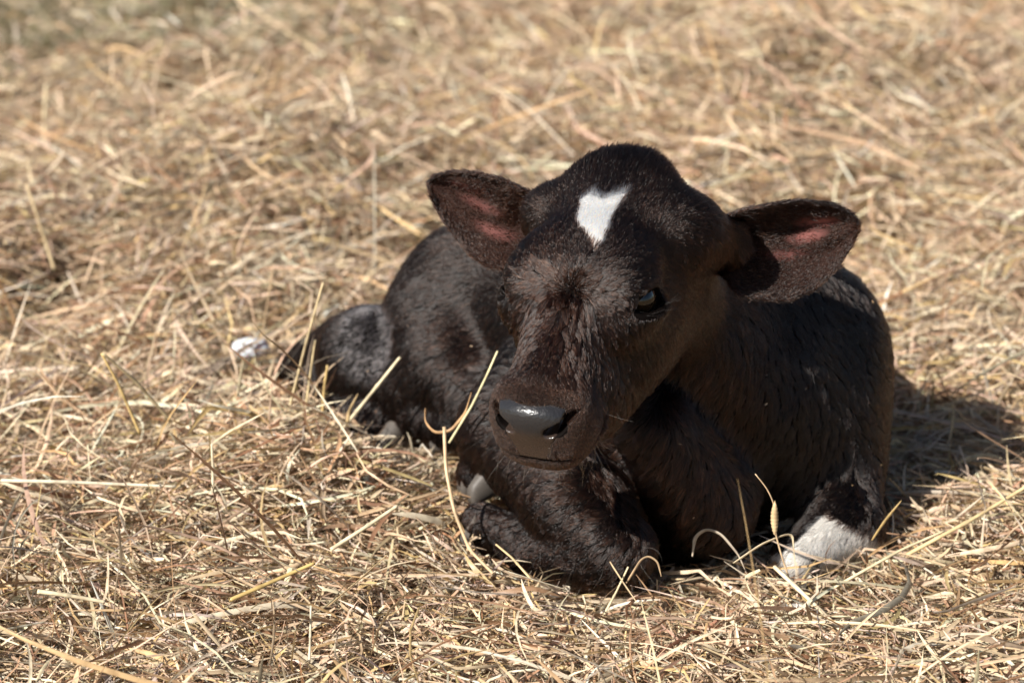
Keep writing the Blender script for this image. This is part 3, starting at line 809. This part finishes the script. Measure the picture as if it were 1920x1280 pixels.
def merge(name, lst, mat):
    Vs, Fs, ts, o = [], [], [], 0
    for Vv, Fq, tn in lst: Vs.append(Vv); Fs.append(Fq+o); ts.append(tn); o += len(Vv)
    ob = link_mesh(name, np.concatenate(Vs), np.concatenate(Fs), mat); set_color(ob, np.concatenate(ts)); return ob
SC = HAY_SCALE
bare = lambda x, y: rng.random(len(x)) > .93*sstep(2.25, 2.75, y+.22*np.sin(x*3.1)+(fbm(np.stack([x, y], -1)*3, 91, 2)-.5)*.7)*sstep(.15, -.45, x+.25*(y-2.6))
hay_parts = [
    cull(hay_zone(int(52000*SC), -.55, .35, .043, .6, .0023, .042, .06)),
    cull(hay_zone(int(22000*SC), -.55, .35, .022, .5, .0026, .044, .10, 2)),
    cull(hay_zone(int(7000*SC), -.55, .6, .10, .4, .0030, .050, .06, 6)),
    cull(hay_zone(int(42000*SC), .35, 1.1, .052, .55, .0027, .044, .07)),
    cull(hay_zone(int(42000*SC), 1.1, 2.3, .058, .5, .0029, .036, .07, 3, keep=bare)),
    cull(hay_zone(int(6500*SC), .5, 3.2, .12, .35, .0031, .05, .07, 5, keep=bare)),
    # tufts pushed up along the calf's front and heaped before its hind feet
    cull(hay_zone(1500, -.20, .05, .050, .4, .0020, .045, .45, 5, keep=lambda x, y: (x > -.08) & (x < .50) & (rng.random(len(x)) < .8))),
    cull(hay_zone(2600, .08, .36, .055, .45, .0022, .055, .30, 5, keep=lambda x, y: (np.hypot((x+.22)/.15, (y-.22)/.14) < 1))),
    cull(hay_zone(int(46000*SC), -.9, 4.6, .060, .5, .0030, .036, .06, 3, keep=lambda x, y: np.abs(x) > frus(y), m=2.1)),      # on past the edges of the view
    cull(hay_zone(int(40000*SC), 2.3, 4.3, .070, .5, .0036, .04, .06, 3, keep=bare)),
]
# chaff caught in the coat
ci_ = rng.choice(np.where((VN[:, 1] < -.1) & (V[:, 2] > .03) & (isEar == 0) & (pad_mask(HD) < -.01) & (~HEADREG))[0], 40, replace=False)
nf = len(ci_); fb_ = blades(V[ci_, 0]+VN[ci_, 0]*.008, V[ci_, 1]+VN[ci_, 1]*.008, V[ci_, 2]+VN[ci_, 2]*.008, rng.uniform(0, 6.28, nf), rng.normal(0, .4, nf), rng.uniform(.003, .008, nf), rng.uniform(.0007, .0016, nf), np.full(nf, .5), pick_tints(nf), 2)
hay_parts.append(fb_[:3])
hay = merge('hay', hay_parts, m_hay)
tag(hay, 'loose dry golden brown hay spread thickly over the ground', kind='stuff')
# thin grey green turf beyond the hay
GP_ = np.array([[.30, .29, .16], [.44, .39, .26], [.52, .45, .34], [.38, .33, .27], [.22, .23, .11]])
gk = lambda x, y: rng.random(len(x)) < sstep(2.2, 2.7, y+.22*np.sin(x*3.1))*sstep(.3, -.4, x+.25*(y-2.6))+.06
gr = cull(hay_zone(int(26000*SC), 2.1, 4.3, .045, .4, .0028, .012, .45, 3, GP_, np.array([.3, .22, .22, .16, .1]), gk))
tag(merge('grass', [gr], m_hay), 'thin grey green grass at the far edge of the hay', kind='stuff')

# ---------------------------------------------------------------- single straws and blades that stand out
def smooth_line(P, m):
    P = np.array(P, float); d = np.r_[0, np.cumsum(np.linalg.norm(np.diff(P, axis=0), axis=1))]; u = np.linspace(0, d[-1], m)
    o = np.stack([np.interp(u, d, P[:, k]) for k in range(3)], 1)
    if len(P) > 2:
        for _ in range(2): o[1:-1] = .25*o[:-2]+.5*o[1:-1]+.25*o[2:]
    return o
def frame(o):
    T = nrm(np.gradient(o, axis=0)); S1 = nrm(np.cross(T, [.13, .05, 1.])); return T, S1, np.cross(S1, T)
def stem(name, P, r, col, label, cat='straw', taper=.8, nodes=(.45,), group=None):
    m = 28; o = smooth_line(P, m); T, S1, S2 = frame(o); na = 8; u = np.linspace(0, 1, m)
    rr = r*(1-(1-taper)*u)
    for q in nodes: rr = rr*(1+.45*np.exp(-((u-q)/.02)**2))
    a = np.linspace(0, 2*math.pi, na, endpoint=False)
    ring = lambda rad: (o[:, None]+S1[:, None]*(np.cos(a)[None, :, None]*rad[:, None, None])+S2[:, None]*(np.sin(a)[None, :, None]*rad[:, None, None])*.85).reshape(-1, 3)
    Vv = np.concatenate([ring(rr), ring(rr*.62)]); i, j = np.meshgrid(np.arange(m-1), np.arange(na), indexing='ij'); i = i.ravel(); j = j.ravel(); k = (j+1) % na
    f1 = np.stack([i*na+j, i*na+k, (i+1)*na+k, (i+1)*na+j], 1); N1 = m*na
    jj = np.arange(na); kk = (jj+1) % na
    caps = [np.stack([e*na+jj, e*na+kk, N1+e*na+kk, N1+e*na+jj], 1)[:, ::(-1 if e == 0 else 1)] for e in (0, m-1)]
    ob = link_mesh(name, Vv, np.concatenate([f1, f1[:, ::-1]+N1]+caps), m_stem)
    c = np.array(col)*(1-.25*np.exp(-((u-(nodes[0] if nodes else -9))/.03)**2))[:, None]*(1+.12*np.sin(u*9))[:, None]
    set_color(ob, np.concatenate([np.repeat(c, na, 0)]*2)); return tag(ob, label, cat, group)
def leaf(name, P, w, col, label, cat='hay blade', twist=.8, t0=.6, group=None):
    m = 26; o = smooth_line(P, m); T, S1, S2 = frame(o); u = np.linspace(0, 1, m)
    tw = t0+twist*u; Wd = S1*np.cos(tw)[:, None]+S2*np.sin(tw)[:, None]; Nn = np.cross(T, Wd)
    pr = np.interp(u, [0, .1, .65, 1], [.6, 1, .9, .12])[:, None]*w/2
    cols = [o-Wd*pr, o+Nn*pr*.45, o+Wd*pr]; th = Nn*.00025
    Vv = np.concatenate([np.stack([c+th for c in cols], 1).reshape(-1, 3), np.stack([c-th for c in cols], 1).reshape(-1, 3)])
    i, j = np.meshgrid(np.arange(m-1), np.arange(2), indexing='ij'); a = (i*3+j).ravel(); N1 = m*3
    f = np.stack([a, a+1, a+4, a+3], 1); b_ = np.arange(m-1)*3
    e1 = np.stack([b_, b_+3, b_+3+N1, b_+N1], 1); e2 = np.stack([b_+2, b_+2+N1, b_+5+N1, b_+5], 1)
    ob = link_mesh(name, Vv, np.concatenate([f[:, ::-1], f+N1, e1[:, ::-1], e2[:, ::-1]]), m_hay)
    c = np.array(col)*(1+.10*np.sin(u*7+1))[:, None]; set_color(ob, np.concatenate([np.repeat(c, 3, 0)]*2)); return tag(ob, label, cat, group)
PALE, GOLD, TAN, BRN, GRY = (.80, .70, .48), (.66, .48, .21), (.68, .50, .31), (.42, .24, .12), (.55, .47, .37)
A = lambda *p: [at(*q) for q in p]
stem('straw_stem', A((636, 812, .27), (690, 745, .265), (750, 670, .26)), .0024, PALE, 'thick pale straw leaning up to the right in front of the hind hoof', nodes=(.3, .62))
stem('straw_stem', A((842, 830, .10), (885, 760, .105), (912, 705, .11), (933, 658, .115)), .0016, (.76, .70, .42), 'long pale green straw slanting up just left of the muzzle', nodes=(.5,))
stem('straw_stem', A((833, 800, .07), (836, 880, .05), (852, 960, .02), (880, 1030, -.02), (925, 1075, -.06)), .0020, TAN, 'bowed tan straw running down beside the folded fore foot', nodes=(.4, .75))
leaf('hay_blade', A((798, 765, .12), (797, 792, .115), (815, 812, .11), (845, 808, .11), (872, 775, .11), (884, 735, .11)), .0036, (.66, .42, .22), 'curled rust coloured blade looping between hind hoof and muzzle', twist=2.2)
stem('straw_stem', A((540, 775, .29), (572, 650, .285), (606, 530, .28)), .0017, (.74, .60, .36), 'tallest thin straw standing in front of the rump', nodes=(.55,))
stem('straw_stem', A((572, 775, .29), (582, 700, .29), (591, 637, .29)), .0016, (.72, .58, .34), 'short thin straw standing right beside the tallest straw')
stem('straw_stem', A((604, 775, .285), (608, 725, .285), (614, 685, .285)), .0018, GOLD, 'stubby golden straw with a knot at the thigh edge', nodes=(.3, .7))
leaf('hay_blade', A((650, 800, .25), (655, 770, .25), (671, 738, .25)), .0040, (.70, .52, .28), 'short frayed golden blade standing at the hind hoof', twist=.4)
stem('straw_stem', A((486, 660, .62), (500, 580, .62), (512, 503, .62)), .0012, TAN, 'blurred thin straw standing behind the white fluff')
leaf('hay_blade', A((438, 545, .9), (448, 510, .9), (461, 475, .9)), .0095, (.84, .76, .60), 'broad pale blade standing blurred in the hay behind', twist=.2, t0=.1)
stem('straw_stem', A((262, 812, .20), (222, 720, .20), (190, 662, .20)), .0020, GOLD, 'golden stalk leaning left, front half of a broken pair')
stem('straw_stem', A((320, 790, .24), (255, 715, .22), (192, 662, .20)), .0022, (.66, .54, .33), 'drab stalk leaning left, rear half of a broken pair')
leaf('hay_blade', A((445, 745, .35), (452, 700, .35), (458, 668, .35)), .0036, PALE, 'pale flat blade standing upright under the white fluff', twist=.1, t0=0)
stem('straw_stem', A((399, 920, .08), (399, 875, .08), (397, 832, .08)), .0018, (.84, .76, .56), 'short cream straw standing in the heap left of the calf')
stem('straw_stem', A((-30, 900, .04), (120, 903, .05), (330, 912, .06)), .0026, (.84, .74, .56), 'long cream straw lying flat at the left edge', taper=.7)
leaf('hay_blade', A((350, 880, .13), (430, 895, .1), (500, 920, .07), (560, 965, .03)), .0034, GRY, 'long grey blade arching over the heap left of the calf', twist=.6)
stem('straw_stem', A((70, 1108, -.19), (130, 1116, -.185), (197, 1128, -.18)), .0027, (.84, .72, .50), 'short thick pale straw lying near the lower left corner')
leaf('hay_blade', A((952, 1070, -.135), (990, 1082, -.135), (1060, 1104, -.13)), .0046, (.86, .77, .60), 'whitish flat blade lying under the folded fore foot', twist=.2, t0=.2)
stem('straw_stem', A((1452, 1062, -.10), (1530, 1135, -.15), (1650, 1255, -.235)), .0024, (.84, .71, .50), 'long smooth straw sloping down to the lower right', nodes=(.2, .7))
hd_ = stem('grass_head', A((1480, 1085, -.09), (1465, 1040, -.09), (1454, 1000, -.09), (1452, 945, -.09), (1438, 915, -.09), (1416, 888, -.09)), .0012, TAN, 'dry grass head on a bent stem in front of the dark chest', cat='grass head', taper=.5)
o_ = smooth_line(A((1453, 1002, -.09), (1452, 970, -.09), (1453, 938, -.09)), 24); T_, S1_, S2_ = frame(o_); u_ = np.linspace(0, 1, 24)
rr_ = .0034*np.sin(np.clip(u_*1.02+.02, 0, 1)*math.pi)**.6*(1+.22*np.sin(u_*60))+.0002; a_ = np.linspace(0, 2*math.pi, 10, endpoint=False)
sv_ = (o_[:, None]+S1_[:, None]*(np.cos(a_)[None, :, None]*rr_[:, None, None])+S2_[:, None]*(np.sin(a_)[None, :, None]*rr_[:, None, None])).reshape(-1, 3)
i_, j_ = np.meshgrid(np.arange(23), np.arange(10), indexing='ij'); i_ = i_.ravel(); j_ = j_.ravel(); k_ = (j_+1) % 10
sh_ = link_mesh('seed_spike', sv_, np.stack([i_*10+j_, i_*10+k_, (i_+1)*10+k_, (i_+1)*10+j_], 1), m_stem, hd_); set_color(sh_, np.array([.70, .52, .30]))
leaf('hay_blade', A((1298, 1042, -.05), (1303, 1005, -.05), (1325, 990, -.055), (1352, 1000, -.06), (1385, 1040, -.07), (1400, 1075, -.08)), .0038, GRY, 'grey arched blade in the shade below the chest', twist=.9)
leaf('hay_blade', A((1375, 1055, -.09), (1430, 1018, -.09), (1470, 1002, -.085), (1486, 1000, -.08), (1492, 1068, -.09)), .0044, (.76, .64, .44), 'bent flat blade folded over beside the white sock', twist=.3)
leaf('hay_blade', A((1425, 1068, -.13), (1396, 1082, -.135), (1408, 1112, -.14), (1470, 1165, -.17)), .0040, (.80, .69, .48), 'sharply kinked pale blade lying before the chest', twist=.3)
stem('straw_stem', A((1128, 1160, -.12), (1155, 1110, -.105), (1178, 1062, -.1)), .0012, (.78, .66, .42), 'thin straw pointing up in front of the fore knee')
leaf('hay_blade', A((1175, 1092, -.1), (1202, 1048, -.1), (1216, 1041, -.1), (1233, 1052, -.1), (1240, 1080, -.1)), .0036, TAN, 'folded tan blade standing right of the fore knee', twist=.3)
leaf('hay_blade', A((1144, 1052, -.1), (1165, 1085, -.11), (1195, 1130, -.13)), .0042, (.74, .58, .36), 'broad tan blade leaning against the fore knee', twist=.3)
leaf('hay_blade', A((1635, 1012, .02), (1660, 975, .02), (1690, 938, .02)), .0042, GOLD, 'golden blade standing at the right of the white sock', twist=.5)
stem('straw_stem', A((1700, 1040, .0), (1820, 975, .03), (1960, 890, .07)), .0024, (.74, .58, .32), 'thick golden straw slanting up to the right edge', nodes=(.4,))
stem('straw_stem', A((1565, 1100, -.09), (1690, 1030, -.06), (1770, 995, -.04)), .0017, (.80, .68, .44), 'thin straw slanting below the shadow on the right', nodes=(.5,))
stem('straw_stem', A((442, -10, 3.0), (520, 48, 2.75), (612, 108, 2.5)), .0052, (.74, .60, .38), 'long blurred stalk lying far behind at the top', taper=.7)
stem('straw_stem', A((83, 262, 1.85), (85, 205, 1.85), (87, 160, 1.85)), .0042, (.80, .68, .46), 'blurred upright straw in the hay at far left')
stem('straw_stem', A((102, 505, .95), (75, 420, .95), (50, 345, .95)), .0028, (.78, .62, .38), 'blurred straw leaning left at the left edge behind')
leaf('hay_blade', A((845, 150, 2.1), (855, 180, 2.05), (872, 212, 2.0)), .010, (.86, .76, .58), 'short broad pale blade blurred behind the left ear', twist=.2, t0=.1)
stem('straw_stem', A((1880, 480, 1.05), (1862, 520, 1.0), (1838, 570, .95)), .0042, (.84, .72, .50), 'pale blurred straw leaning at the right edge behind')
stem('straw_stem', A((1000, 1090, -.12), (960, 1045, -.10), (930, 1020, -.085)), .0014, (.70, .52, .28), 'thin brownish straw lying against the fore pastern')
stem('straw_stem', A((580, 1240, -.26), (582, 1190, -.26), (583, 1135, -.26)), .0014, (.88, .80, .62), 'thin whitish straw standing near the bottom edge')
stem('straw_stem', A((430, 1125, -.19), (510, 1090, -.17), (590, 1055, -.15)), .0024, (.62, .45, .18), 'amber stalk lying slantwise in the near hay', nodes=(.35,))
leaf('hay_blade', A((615, 1135, -.2), (680, 1080, -.17), (725, 1040, -.15)), .0036, (.72, .55, .32), 'long tan blade slanting up in the near hay', twist=.4)
stem('straw_stem', A((620, 1030, -.1), (690, 985, -.08), (745, 948, -.06)), .0024, (.82, .70, .48), 'pale stalk slanting up left of the fore foot', nodes=(.55,))

# a scrap of white fluff caught in the hay
fc = at(470, 652, .60); m_fl, n_, l_, b = new_mat('white_fluff'); b.inputs['Base Color'].default_value = (.62, .63, .66, 1); b.inputs['Roughness'].default_value = .8
b.inputs['Subsurface Weight'].default_value = .2
fv, ff = uv_sphere(1, 40, 26); dsp = 1+.35*(fbm(fv*2.2+5, 81)-.5)+.25*(fbm(fv*7, 82)-.5)
fl_ = link_mesh('white_fluff', fv*dsp[:, None]*np.array([.024, .016, .013])+fc, ff, m_fl)
tag(fl_, 'small blurred scrap of white fluff lying on the hay left of the rump', 'fluff')
#%%END
